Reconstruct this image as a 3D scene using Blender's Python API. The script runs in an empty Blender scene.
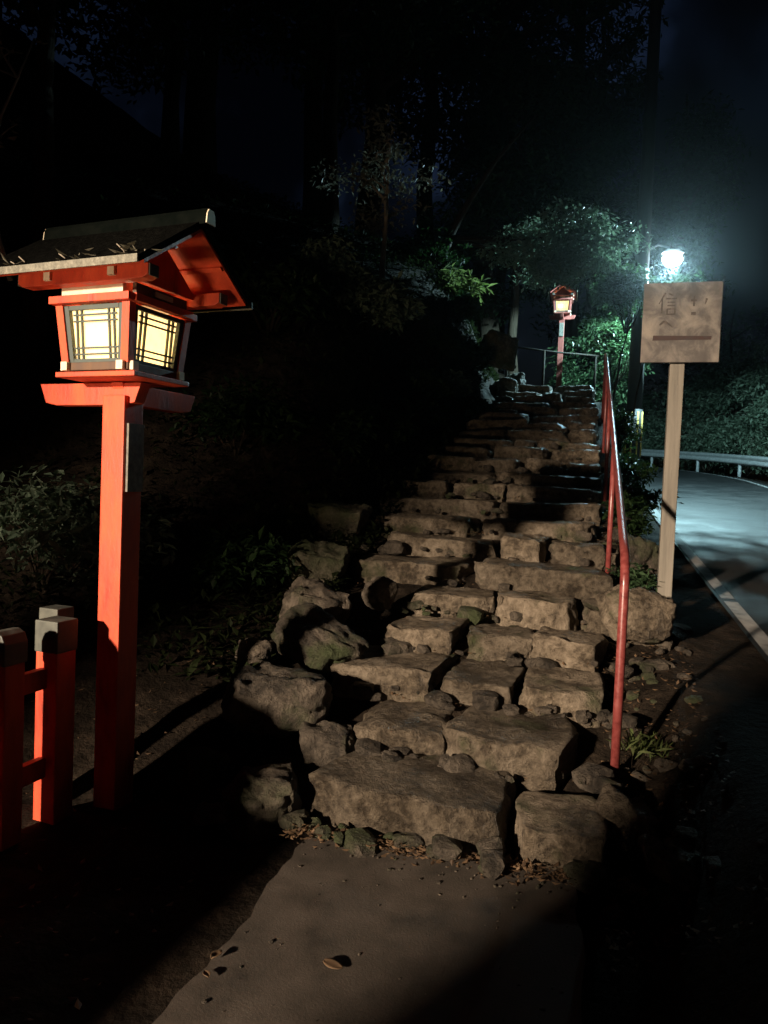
import bpy, bmesh, math, random
import numpy as np
from mathutils import Vector, Matrix, noise

sc = bpy.context.scene
col = sc.collection
R = math.radians

# ------------------------------------------------------------------ helpers
def link(o, parent=None):
    col.objects.link(o)
    if parent is not None:
        o.parent = parent
    return o

def empty(name, loc, rz=0.0, tilt=(0, 0)):
    o = bpy.data.objects.new(name, None)
    o.empty_display_size = 0.1
    o.location = loc
    o.rotation_euler = (tilt[0], tilt[1], rz)
    return link(o)

def tag(o, label=None, cat=None, group=None, kind=None):
    if label: o['label'] = label
    if cat: o['category'] = cat
    if group: o['group'] = group
    if kind: o['kind'] = kind
    return o

class MB:
    """collects shapes into one mesh"""
    def __init__(s): s.bm = bmesh.new()
    def box(s, size, loc=(0, 0, 0), rot=None, bevel=0.0):
        bm = bmesh.new()
        bmesh.ops.create_cube(bm, size=1.0)
        for v in bm.verts:
            v.co = Vector((v.co.x*size[0], v.co.y*size[1], v.co.z*size[2]))
        if bevel > 0:
            bmesh.ops.bevel(bm, geom=list(bm.edges), offset=bevel, segments=2, affect='EDGES', profile=0.6)
        M = Matrix.Translation(Vector(loc)) @ (rot.to_4x4() if rot is not None else Matrix.Identity(4))
        bm.transform(M)
        s._add(bm); return s
    def prism(s, pts, a, b, axis='y', bevel=0.0):
        """extrude a 2D outline (list of (p,q)) from a to b along an axis"""
        bm = bmesh.new()
        def mk(p, q, t):
            return (p, t, q) if axis == 'y' else ((t, p, q) if axis == 'x' else (p, q, t))
        v0 = [bm.verts.new(mk(p, q, a)) for p, q in pts]
        v1 = [bm.verts.new(mk(p, q, b)) for p, q in pts]
        n = len(pts)
        bm.faces.new(v0); bm.faces.new(v1)
        for i in range(n):
            bm.faces.new((v0[i], v0[(i+1) % n], v1[(i+1) % n], v1[i]))
        bmesh.ops.recalc_face_normals(bm, faces=list(bm.faces))
        if bevel > 0:
            bmesh.ops.bevel(bm, geom=list(bm.edges), offset=bevel, segments=2, affect='EDGES', profile=0.6)
        s._add(bm); return s
    def tube(s, pts, rad, n=10, cap=True):
        bm = bmesh.new()
        pts = [Vector(p) for p in pts]
        rings = []
        a = None
        for i, p in enumerate(pts):
            t = (pts[min(i+1, len(pts)-1)] - pts[max(i-1, 0)]).normalized()
            if a is None:
                a = t.cross(Vector((0.13, 0.21, 1)).normalized())
                if a.length < 0.2: a = t.cross(Vector((1, 0, 0)))
            a = a - t*a.dot(t); a.normalize(); b = t.cross(a)
            r = rad[i] if hasattr(rad, '__len__') else rad
            rings.append([bm.verts.new(p + (a*math.cos(2*math.pi*k/n) + b*math.sin(2*math.pi*k/n))*r) for k in range(n)])
        for i in range(len(rings)-1):
            for k in range(n):
                f = bm.faces.new((rings[i][k], rings[i][(k+1) % n], rings[i+1][(k+1) % n], rings[i+1][k]))
                f.smooth = True
        if cap:
            bm.faces.new(rings[0]); bm.faces.new(list(reversed(rings[-1])))
        bmesh.ops.recalc_face_normals(bm, faces=list(bm.faces))
        s._add(bm); return s
    def _add(s, bm):
        me = bpy.data.meshes.new('tmp'); bm.to_mesh(me); bm.free()
        s.bm.from_mesh(me); bpy.data.meshes.remove(me)
    def build(s, name, mat, parent=None, loc=None):
        me = bpy.data.meshes.new(name); s.bm.to_mesh(me); s.bm.free()
        me.materials.append(mat)
        o = bpy.data.objects.new(name, me)
        if loc is not None: o.location = loc
        return link(o, parent)

def mesh_obj(name, verts, faces, mat, parent=None, smooth=False, loc=None):
    me = bpy.data.meshes.new(name)
    me.from_pydata([tuple(v) for v in verts], [], [tuple(f) for f in faces])
    me.materials.append(mat)
    if smooth:
        me.polygons.foreach_set('use_smooth', [True]*len(me.polygons))
    me.update()
    o = bpy.data.objects.new(name, me)
    if loc is not None: o.location = loc
    return link(o, parent)

def copy_tree(o, parent=None):
    c = o.copy(); col.objects.link(c)
    if parent is not None: c.parent = parent
    for ch in list(o.children):
        copy_tree(ch, c)
    return c

# ------------------------------------------------------------------ materials
def new_mat(name):
    m = bpy.data.materials.new(name); m.use_nodes = True
    nt = m.node_tree
    return m, nt, nt.nodes['Principled BSDF']

def N(nt, t, **kw):
    n = nt.nodes.new(t)
    for k, v in kw.items(): setattr(n, k, v)
    return n

def ramp(nt, stops):
    r = N(nt, 'ShaderNodeValToRGB')
    els = r.color_ramp.elements
    while len(els) < len(stops): els.new(0.5)
    for e, (p, c) in zip(els, stops):
        e.position = p; e.color = (*c, 1)
    return r

def mat_noise(name, stops, scale=8.0, detail=8.0, rough=(0.6, 0.9), bump=0.3, bscale=None, dist=0.02, stretch=None, spec=0.5, coord='Object', distortion=0.0):
    m, nt, b = new_mat(name)
    tc = N(nt, 'ShaderNodeTexCoord'); src = tc.outputs[coord]
    if stretch:
        mp = N(nt, 'ShaderNodeMapping'); mp.inputs['Scale'].default_value = stretch
        nt.links.new(src, mp.inputs['Vector']); src = mp.outputs['Vector']
    n1 = N(nt, 'ShaderNodeTexNoise'); n1.inputs['Scale'].default_value = scale; n1.inputs['Detail'].default_value = detail
    n1.inputs['Roughness'].default_value = 0.62; n1.inputs['Distortion'].default_value = distortion
    nt.links.new(src, n1.inputs['Vector'])
    r = ramp(nt, stops); nt.links.new(n1.outputs['Fac'], r.inputs['Fac'])
    nt.links.new(r.outputs['Color'], b.inputs['Base Color'])
    mr = N(nt, 'ShaderNodeMapRange'); mr.inputs['From Min'].default_value = 0.3; mr.inputs['From Max'].default_value = 0.7
    mr.inputs['To Min'].default_value = rough[0]; mr.inputs['To Max'].default_value = rough[1]
    nt.links.new(n1.outputs['Fac'], mr.inputs['Value']); nt.links.new(mr.outputs['Result'], b.inputs['Roughness'])
    b.inputs['Specular IOR Level'].default_value = spec
    if bump:
        n2 = N(nt, 'ShaderNodeTexNoise'); n2.inputs['Scale'].default_value = bscale or scale*3; n2.inputs['Detail'].default_value = 10
        n2.inputs['Roughness'].default_value = 0.65
        nt.links.new(src, n2.inputs['Vector'])
        bp = N(nt, 'ShaderNodeBump'); bp.inputs['Strength'].default_value = bump; bp.inputs['Distance'].default_value = dist
        nt.links.new(n2.outputs['Fac'], bp.inputs['Height']); nt.links.new(bp.outputs['Normal'], b.inputs['Normal'])
    return m

def mat_stone(name, dark, mid, light, moss=0.0, wet=False):
    """chiselled stone: two scales of mottling, pitted bump, optional moss, damp patches that shine"""
    m, nt, b = new_mat(name)
    tc = N(nt, 'ShaderNodeTexCoord'); oi = N(nt, 'ShaderNodeObjectInfo')
    ad = N(nt, 'ShaderNodeVectorMath', operation='ADD')
    nt.links.new(tc.outputs['Object'], ad.inputs[0])
    sc_ = N(nt, 'ShaderNodeVectorMath', operation='SCALE'); sc_.inputs['Scale'].default_value = 37.0
    cmb = N(nt, 'ShaderNodeCombineXYZ')
    for k in range(3): nt.links.new(oi.outputs['Random'], cmb.inputs[k])
    nt.links.new(cmb.outputs[0], sc_.inputs[0]); nt.links.new(sc_.outputs[0], ad.inputs[1])
    src = ad.outputs[0]
    def nz(scale, detail=8, rough=0.6):
        n = N(nt, 'ShaderNodeTexNoise'); n.inputs['Scale'].default_value = scale; n.inputs['Detail'].default_value = detail
        n.inputs['Roughness'].default_value = rough; nt.links.new(src, n.inputs['Vector']); return n
    big, fine, grain = nz(3.5), nz(22, 10, 0.7), nz(120, 4)
    mx = N(nt, 'ShaderNodeMath', operation='MULTIPLY_ADD'); mx.inputs[1].default_value = 0.55
    nt.links.new(fine.outputs['Fac'], mx.inputs[0])
    hf = N(nt, 'ShaderNodeMath', operation='MULTIPLY'); hf.inputs[1].default_value = 0.5
    nt.links.new(big.outputs['Fac'], hf.inputs[0]); nt.links.new(hf.outputs[0], mx.inputs[2])
    r = ramp(nt, [(0.38, tuple(c*0.55 for c in dark)), (0.45, dark), (0.54, mid), (0.66, light)])
    nt.links.new(mx.outputs[0], r.inputs['Fac'])
    # each stone a little lighter or darker than its neighbours
    hv = N(nt, 'ShaderNodeHueSaturation')
    mr0 = N(nt, 'ShaderNodeMapRange'); mr0.inputs['To Min'].default_value = 0.72; mr0.inputs['To Max'].default_value = 1.25
    nt.links.new(oi.outputs['Random'], mr0.inputs['Value']); nt.links.new(mr0.outputs['Result'], hv.inputs['Value'])
    nt.links.new(r.outputs['Color'], hv.inputs['Color'])
    out = hv.outputs['Color']
    if moss > 0:
        mo = nz(2.2, 6); rr = ramp(nt, [(0.62-moss*0.3, (0, 0, 0)), (0.72-moss*0.2, (1, 1, 1))])
        nt.links.new(mo.outputs['Fac'], rr.inputs['Fac'])
        mix = N(nt, 'ShaderNodeMix', data_type='RGBA'); nt.links.new(rr.outputs['Color'], mix.inputs[0])
        nt.links.new(out, mix.inputs[6]); mix.inputs[7].default_value = (0.045, 0.055, 0.022, 1)
        out = mix.outputs[2]
    nt.links.new(out, b.inputs['Base Color']); b.inputs['Specular IOR Level'].default_value = 0.3
    rg = N(nt, 'ShaderNodeMapRange'); rg.inputs['From Min'].default_value = 0.42; rg.inputs['From Max'].default_value = 0.6
    rg.inputs['To Min'].default_value = 0.42 if wet else 0.62; rg.inputs['To Max'].default_value = 0.85
    nt.links.new(big.outputs['Fac'], rg.inputs['Value']); nt.links.new(rg.outputs['Result'], b.inputs['Roughness'])
    h = N(nt, 'ShaderNodeMath', operation='MULTIPLY_ADD'); h.inputs[1].default_value = 0.25
    nt.links.new(grain.outputs['Fac'], h.inputs[0]); nt.links.new(fine.outputs['Fac'], h.inputs[2])
    bp = N(nt, 'ShaderNodeBump'); bp.inputs['Strength'].default_value = 1.0; bp.inputs['Distance'].default_value = 0.05
    nt.links.new(h.outputs[0], bp.inputs['Height']); nt.links.new(bp.outputs['Normal'], b.inputs['Normal'])
    return m

def mat_leaf(name, c0, c1, trans=0.35, rough=0.45, spec=0.3):
    m, nt, b = new_mat(name)
    g = N(nt, 'ShaderNodeNewGeometry')
    r = ramp(nt, [(0.0, c0), (1.0, c1)])
    nt.links.new(g.outputs['Random Per Island'], r.inputs['Fac'])
    nt.links.new(r.outputs['Color'], b.inputs['Base Color']); b.inputs['Roughness'].default_value = rough; b.inputs['Specular IOR Level'].default_value = spec
    tr = N(nt, 'ShaderNodeBsdfTranslucent')
    hs = N(nt, 'ShaderNodeHueSaturation'); hs.inputs['Saturation'].default_value = 1.15; hs.inputs['Value'].default_value = 1.3
    nt.links.new(r.outputs['Color'], hs.inputs['Color']); nt.links.new(hs.outputs['Color'], tr.inputs['Color'])
    mx = N(nt, 'ShaderNodeMixShader'); mx.inputs[0].default_value = trans
    nt.links.new(b.outputs[0], mx.inputs[1]); nt.links.new(tr.outputs[0], mx.inputs[2])
    nt.links.new(mx.outputs[0], nt.nodes['Material Output'].inputs['Surface'])
    return m

def mat_emit(name, color, strength, base=(0.8, 0.75, 0.6), mottled=True):
    m, nt, b = new_mat(name)
    b.inputs['Base Color'].default_value = (*base, 1); b.inputs['Roughness'].default_value = 0.8
    b.inputs['Emission Strength'].default_value = strength
    if mottled:
        tc = N(nt, 'ShaderNodeTexCoord')
        n = N(nt, 'ShaderNodeTexNoise'); n.inputs['Scale'].default_value = 9; n.inputs['Detail'].default_value = 4
        nt.links.new(tc.outputs['Object'], n.inputs['Vector'])
        r = ramp(nt, [(0.3, tuple(c*0.86 for c in color)), (0.7, color)])
        nt.links.new(n.outputs['Fac'], r.inputs['Fac']); nt.links.new(r.outputs['Color'], b.inputs['Emission Color'])
    else:
        b.inputs['Emission Color'].default_value = (*color, 1)
    return m

M = {}
M['vermilion'] = mat_noise('vermilion_paint', [(0.30, (0.22, 0.022, 0.012)), (0.40, (0.46, 0.044, 0.016)), (0.55, (0.62, 0.068, 0.020)), (0.66, (0.70, 0.095, 0.03)), (0.76, (0.72, 0.17, 0.08))], scale=9, detail=12, rough=(0.45, 0.75), bump=0.5, bscale=55, dist=0.005, stretch=(1, 1, 0.3))
M['vermilion_lamp_tinted'] = mat_noise('lamp_tinted_vermilion', [(0.3, (0.14, 0.03, 0.022)), (0.5, (0.24, 0.055, 0.042)), (0.75, (0.32, 0.10, 0.08))], scale=9, detail=12, rough=(0.6, 0.8), bump=0.4, bscale=55, dist=0.005, stretch=(1, 1, 0.3))  # same vermilion, dulled and pinked to imitate bluish lamplight on the far lantern
M['rail_red'] = mat_noise('handrail_paint', [(0.3, (0.11, 0.020, 0.018)), (0.5, (0.20, 0.042, 0.038)), (0.75, (0.26, 0.07, 0.062))], scale=30, rough=(0.25, 0.45), bump=0.25, bscale=90, dist=0.002)
M['cream'] = mat_noise('cream_paint', [(0.3, (0.55, 0.45, 0.3)), (0.7, (0.75, 0.66, 0.5))], scale=12, bump=0.1, bscale=60, dist=0.003)
M['lattice'] = mat_noise('lattice_paint', [(0.3, (0.05, 0.065, 0.06)), (0.7, (0.09, 0.11, 0.10))], scale=20, bump=0.1, bscale=90, dist=0.002)
M['darkwood'] = mat_noise('dark_wood', [(0.3, (0.07, 0.035, 0.02)), (0.7, (0.16, 0.09, 0.05))], scale=9, stretch=(1, 1, 0.2), bump=0.3, bscale=50, dist=0.004)
M['roof'] = mat_noise('roof_shingle', [(0.3, (0.002, 0.002, 0.0018)), (0.55, (0.0045, 0.0045, 0.004)), (0.75, (0.012, 0.012, 0.010))], scale=45, bump=0.8, bscale=90, dist=0.01, spec=0.0)
M['eave'] = mat_noise('eave_edge', [(0.3, (0.09, 0.085, 0.065)), (0.55, (0.2, 0.19, 0.15)), (0.75, (0.34, 0.32, 0.26))], scale=60, bump=0.8, bscale=120, dist=0.006)
M['ridge'] = mat_noise('ridge_tile', [(0.3, (0.002, 0.003, 0.0026)), (0.7, (0.005, 0.006, 0.005))], scale=12, bump=0.3, bscale=50, dist=0.004, spec=0.0)
M['capmetal'] = mat_noise('grey_cap', [(0.3, (0.045, 0.048, 0.042)), (0.55, (0.085, 0.09, 0.075)), (0.75, (0.13, 0.135, 0.115))], scale=14, bump=0.3, bscale=40, dist=0.003, rough=(0.5, 0.75))
M['plate'] = mat_noise('name_plate', [(0.35, (0.07, 0.065, 0.055)), (0.65, (0.2, 0.19, 0.16))], scale=35, bump=0.2, bscale=80, dist=0.003)
def mat_paper():
    m, nt, b = new_mat('lit_paper')
    tc = N(nt, 'ShaderNodeTexCoord'); n = N(nt, 'ShaderNodeTexNoise'); n.inputs['Scale'].default_value = 40; n.inputs['Detail'].default_value = 6
    nt.links.new(tc.outputs['Object'], n.inputs['Vector'])
    r = ramp(nt, [(0.3, (0.92, 0.77, 0.47)), (0.7, (1.0, 0.87, 0.57))]); nt.links.new(n.outputs['Fac'], r.inputs['Fac'])
    nt.links.new(r.outputs['Color'], b.inputs['Base Color']); b.inputs['Roughness'].default_value = 0.9
    nt.links.new(r.outputs['Color'], b.inputs['Emission Color']); b.inputs['Emission Strength'].default_value = 0.55
    b.inputs['Base Color'].default_value = (0.3, 0.26, 0.18, 1)
    for l in list(b.inputs['Base Color'].links): nt.links.remove(l)
    tr = N(nt, 'ShaderNodeBsdfTranslucent'); nt.links.new(r.outputs['Color'], tr.inputs['Color'])
    mx = N(nt, 'ShaderNodeAddShader'); nt.links.new(b.outputs[0], mx.inputs[0]); nt.links.new(tr.outputs[0], mx.inputs[1])
    nt.links.new(mx.outputs[0], nt.nodes['Material Output'].inputs['Surface'])
    return m
M['paper'] = mat_paper()
M['ground'] = mat_noise('soil', [(0.3, (0.006, 0.004, 0.0025)), (0.5, (0.017, 0.012, 0.008)), (0.72, (0.046, 0.033, 0.023))], scale=6, detail=12, bump=0.9, bscale=16, dist=0.06, rough=(0.85, 1.0), spec=0.12)
M['concrete'] = mat_noise('concrete', [(0.32, (0.024, 0.019, 0.015)), (0.44, (0.046, 0.036, 0.027)), (0.55, (0.060, 0.046, 0.035)), (0.68, (0.080, 0.063, 0.049))], scale=5.0, detail=14, bump=0.4, bscale=130, dist=0.005, rough=(0.7, 0.9))
M['asphalt'] = mat_noise('asphalt', [(0.3, (0.008, 0.0085, 0.009)), (0.5, (0.014, 0.0148, 0.0155)), (0.72, (0.027, 0.027, 0.027))], scale=1.6, detail=12, bump=0.6, bscale=140, dist=0.008, rough=(0.45, 0.75), distortion=0.6)
M['stone'] = mat_stone('step_stone', (0.06, 0.046, 0.032), (0.155, 0.122, 0.086), (0.26, 0.21, 0.155), moss=0.12, wet=True)
M['boulder'] = mat_stone('boulder_stone', (0.04, 0.032, 0.024), (0.10, 0.08, 0.06), (0.18, 0.145, 0.11), moss=0.35)
M['mossrock'] = mat_stone('mossy_stone', (0.05, 0.045, 0.03), (0.12, 0.10, 0.07), (0.22, 0.19, 0.14), moss=0.8)
M['board'] = mat_noise('weathered_board', [(0.34, (0.05, 0.042, 0.038)), (0.44, (0.085, 0.074, 0.066)), (0.54, (0.155, 0.136, 0.118)), (0.68, (0.235, 0.205, 0.172))], scale=6.5, detail=7, stretch=(1.0, 1, 0.9), bump=0.25, bscale=30, dist=0.004, distortion=0.5)
M['postwood'] = mat_noise('pale_post_wood', [(0.3, (0.10, 0.088, 0.07)), (0.5, (0.175, 0.155, 0.125)), (0.72, (0.24, 0.215, 0.178))], scale=9, stretch=(2.5, 2.5, 0.18), bump=0.35, bscale=24, dist=0.004)
M['ink'] = mat_noise('faded_ink', [(0.3, (0.022, 0.017, 0.015)), (0.55, (0.055, 0.042, 0.035)), (0.75, (0.15, 0.12, 0.10))], scale=22, bump=0.1)
M['inkbar'] = mat_noise('painted_bar', [(0.3, (0.022, 0.011, 0.010)), (0.7, (0.05, 0.026, 0.022))], scale=22, bump=0.1)
M['pole'] = mat_noise('pole_concrete', [(0.3, (0.03, 0.03, 0.03)), (0.7, (0.06, 0.06, 0.057))], scale=8, bump=0.2, bscale=60, dist=0.004)
M['poleband'] = mat_noise('black_band', [(0.3, (0.012, 0.012, 0.012)), (0.7, (0.03, 0.03, 0.03))], scale=20, bump=0.1)
M['yellow'] = mat_noise('yellow_stripe', [(0.3, (0.42, 0.27, 0.05)), (0.7, (0.58, 0.4, 0.1))], scale=20, bump=0.1)
M['steel'] = mat_noise('galvanised_steel', [(0.3, (0.28, 0.30, 0.30)), (0.7, (0.5, 0.52, 0.52))], scale=9, bump=0.1, rough=(0.35, 0.55))
M['bark'] = mat_noise('bark', spec=0.08, stops=[(0.3, (0.014, 0.010, 0.007)), (0.55, (0.035, 0.026, 0.018)), (0.75, (0.065, 0.05, 0.038))], scale=10, stretch=(3, 3, 0.35), bump=0.9, bscale=14, dist=0.03)
M['palebark'] = mat_noise('pale_bark', [(0.3, (0.14, 0.11, 0.085)), (0.6, (0.30, 0.25, 0.19)), (0.75, (0.4, 0.34, 0.27))], scale=10, stretch=(2, 2, 0.4), bump=0.5, bscale=18, dist=0.01)
M['white'] = mat_noise('road_paint', [(0.30, (0.05, 0.05, 0.05)), (0.42, (0.26, 0.26, 0.255)), (0.7, (0.42, 0.42, 0.41))], scale=9, detail=12, bump=0.3, bscale=120, dist=0.004)
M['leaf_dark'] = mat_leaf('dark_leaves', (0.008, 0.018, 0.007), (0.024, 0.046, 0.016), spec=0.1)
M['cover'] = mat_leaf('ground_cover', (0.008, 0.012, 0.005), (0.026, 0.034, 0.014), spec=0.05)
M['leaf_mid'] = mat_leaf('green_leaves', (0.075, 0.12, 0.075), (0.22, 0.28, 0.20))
M['leaf_fresh'] = mat_leaf('fresh_leaves', (0.07, 0.10, 0.03), (0.19, 0.22, 0.09), trans=0.4)
M['leaf_grey'] = mat_leaf('greyish_leaves', (0.09, 0.085, 0.06), (0.22, 0.20, 0.15), trans=0.3)
M['leaf_gloss'] = mat_leaf('glossy_leaves', (0.022, 0.046, 0.02), (0.055, 0.095, 0.044), trans=0.25, rough=0.28)
M['litter'] = mat_leaf('dry_leaves', (0.035, 0.020, 0.011), (0.17, 0.105, 0.058), trans=0.1, rough=0.7)
M['lamp'] = mat_emit('lamp_glass', (0.72, 0.92, 1.0), 60.0, mottled=False)
M['lamphouse'] = mat_noise('lamp_housing', [(0.3, (0.2, 0.21, 0.22)), (0.7, (0.3, 0.31, 0.32))], scale=9, bump=0.05)

# ------------------------------------------------------------------ the lie of the land
TH = math.atan(0.27)
U2 = np.array([math.sin(TH), math.cos(TH)]); V2 = np.array([math.cos(TH), -math.sin(TH)])
O2 = np.array([0.31, 2.95])
def W(u, v, z=0.0):
    p = O2 + U2*u + V2*v
    return Vector((p[0], p[1], z))
def UV(x, y):
    x = np.asarray(x, float) - O2[0]; y = np.asarray(y, float) - O2[1]
    return x*U2[0] + y*U2[1], x*V2[0] + y*V2[1]
def sstep(a, b, x):
    t = np.clip((np.asarray(x, float)-a)/(b-a), 0, 1); return t*t*(3-2*t)
def stair_z(u):
    u = np.asarray(u, float)
    return np.where(u < 0, 0, np.where(u < 10.5, 0.3*u, 3.15 + 0.11*(u-10.5)))
VC, ROAD_HALF, UC, RC = 3.27, 1.93, 20.0, 18.0       # road centre offset, half width, start and radius of the bend
def road_tw(u, v):
    """distance along the road and sideways from its middle (right is positive)"""
    u = np.asarray(u, float); v = np.asarray(v, float)
    cx, cy = UC, VC - RC                                   # bend centre in (u, v)
    du, dv = u-cx, v-cy
    ang = np.arctan2(du, dv)
    bend = (u > UC)
    t = np.where(bend, UC + np.clip(ang, 0, 1.6)*RC, u)
    w = np.where(bend, np.hypot(du, dv) - RC, v - VC)
    return t, w
def road_z(t):
    t = np.asarray(t, float)
    return 0.40 + 0.075*np.clip(t, -14, 60)
def height(x, y):
    u, v = UV(x, y)
    s = stair_z(u)
    t, w = road_tw(u, v)
    zr = road_z(t)
    # left bank
    vl = -0.75 - 0.6*sstep(0.2, 2.5, u) + 0.45*sstep(6.5, 9.5, u)
    L = np.clip(vl - v, 0, None)
    hb = 0.15*sstep(-0.5, 1, u) + 1.75*sstep(1.5, 5.5, u) + 0.35*sstep(5, 8, u) - 1.5*sstep(10.3, 12.5, u)
    left = hb*sstep(0.0, 1.4, L) + np.clip(L-1.2, 0, None)*0.42*sstep(0.5, 4.0, u) + np.clip(L-6, 0, 60)*0.30
    left = np.where(L > 25, np.minimum(left, 18), left)
    base = s + left - np.where(left > 0.02, 0.05, 0.025)
    # right bank down (or up) to the road
    k = sstep(0.72, 1.25, v)
    far = sstep(10.5, 15, u)
    edge = -ROAD_HALF
    kr = np.where(u > 10, sstep(-ROAD_HALF-1.6, -ROAD_HALF-0.3, w), k)
    g = base*(1-kr) + (zr-0.035)*kr
    # falls away beyond the road
    o = np.clip(w-(ROAD_HALF+0.7), 0, None)
    g = g - np.minimum(o*0.42, 5.0)*np.where(w > 0, 1, 0)
    # behind the camera: level forecourt
    return g
def hz(x, y): return float(height(x, y))

def rough(x, y):
    return 0.05*noise.fractal(Vector((x*1.7, y*1.7, 3.1)), 1.0, 2.0, 4)

def axis_coords(lo, hi, step, outer):
    a = list(np.arange(lo, hi+1e-6, step)); k = step
    b = []; x = hi
    while x < outer: k *= 1.25; x += k; b.append(x)
    c = []; x = lo; k = step
    while x > -outer: k *= 1.25; x -= k; c.append(x)
    return np.array(list(reversed(c)) + a + b)

xs = axis_coords(-6.0, 9.0, 0.1, 170.0); ys = axis_coords(0.0, 24.0, 0.12, 170.0)
X, Y = np.meshgrid(xs, ys)
Z = height(X, Y)
verts = []
uu, vv = UV(X, Y); tt, ww = road_tw(uu, vv)
for j in range(len(ys)):
    for i in range(len(xs)):
        x, y, z = X[j, i], Y[j, i], Z[j, i]
        r = rough(x, y) if abs(x) < 25 and abs(y) < 40 else 0.0
        if abs(ww[j, i]) < ROAD_HALF+0.15: r *= 0.08
        if uu[j, i] < 0.05 and -1.0 < vv[j, i] < 0.75: r = min(r*0.2, 0.0) - 0.01
        verts.append((x, y, z + r))
nx = len(xs)
faces = [(j*nx+i, j*nx+i+1, (j+1)*nx+i+1, (j+1)*nx+i) for j in range(len(ys)-1) for i in range(nx-1)]
ground = mesh_obj('ground', verts, faces, M['ground'], smooth=True)
tag(ground, 'dark soil of the slope around the stone steps', 'ground', kind='structure')

# concrete path leading up to the first step
pv, pf = [], []
us = np.linspace(-7.5, 0.02, 110); vs = np.linspace(-0.56, 0.52, 12)  # narrowed: its sides stand in for the shadow edges on the concrete
for u in us:
    for v in vs:
        p = W(u, v + (0.07*noise.fractal(Vector((u*2.2, v, 0)), 0.8, 2, 4) if v in (vs[0], vs[-1]) else 0), 0.012 + 0.004*noise.noise(Vector((u, v, 5))))
        pv.append(p)
for j in range(len(us)-1):
    for i in range(len(vs)-1):
        a = j*len(vs)+i; pf.append((a, a+1, a+len(vs)+1, a+len(vs)))
path = mesh_obj('path', pv, pf, M['concrete'], smooth=True)
tag(path, 'grey concrete path leading to the bottom step', 'path', kind='structure')

# road and its edge lines
def strip(name, w0, w1, t0, t1, mat, dz, n=120, crown=0.0, breaks=None):
    vs_, fs_ = [], []
    ts = np.linspace(t0, t1, n)
    m = 9
    for t in ts:
        for w in np.linspace(w0, w1, m):
            if t <= UC:
                p = W(t, VC + w, 0)
            else:
                a = (t-UC)/RC
                p = W(UC + (RC+w)*math.sin(a), VC - RC + (RC+w)*math.cos(a), 0)
            p.z = float(road_z(t)) + dz
            vs_.append(p)
    for j in range(n-1):
        if breaks and any(b0 < ts[j] < b1 for b0, b1 in breaks): continue
        for i in range(m-1):
            a = j*m+i; fs_.append((a, a+1, a+m+1, a+m))
    return mesh_obj(name, vs_, fs_, mat, smooth=True)
road = strip('road', -1.73, ROAD_HALF, -14, 62, M['asphalt'], 0.006, 160)
tag(road, 'dark asphalt road climbing beside the stone steps', 'road', kind='structure')
ln = strip('road_line', -1.70, -1.60, -14, 62, M['white'], 0.011, 700, breaks=[(3.35, 3.5)])
tag(ln, 'worn white edge line on the side of the road by the steps', 'road line', kind='structure')
ln2 = strip('road_line', 1.62, 1.72, -14, 62, M['white'], 0.011, 300)
tag(ln2, 'white edge line on the far side of the road by the guardrail', 'road line', kind='structure')

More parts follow.
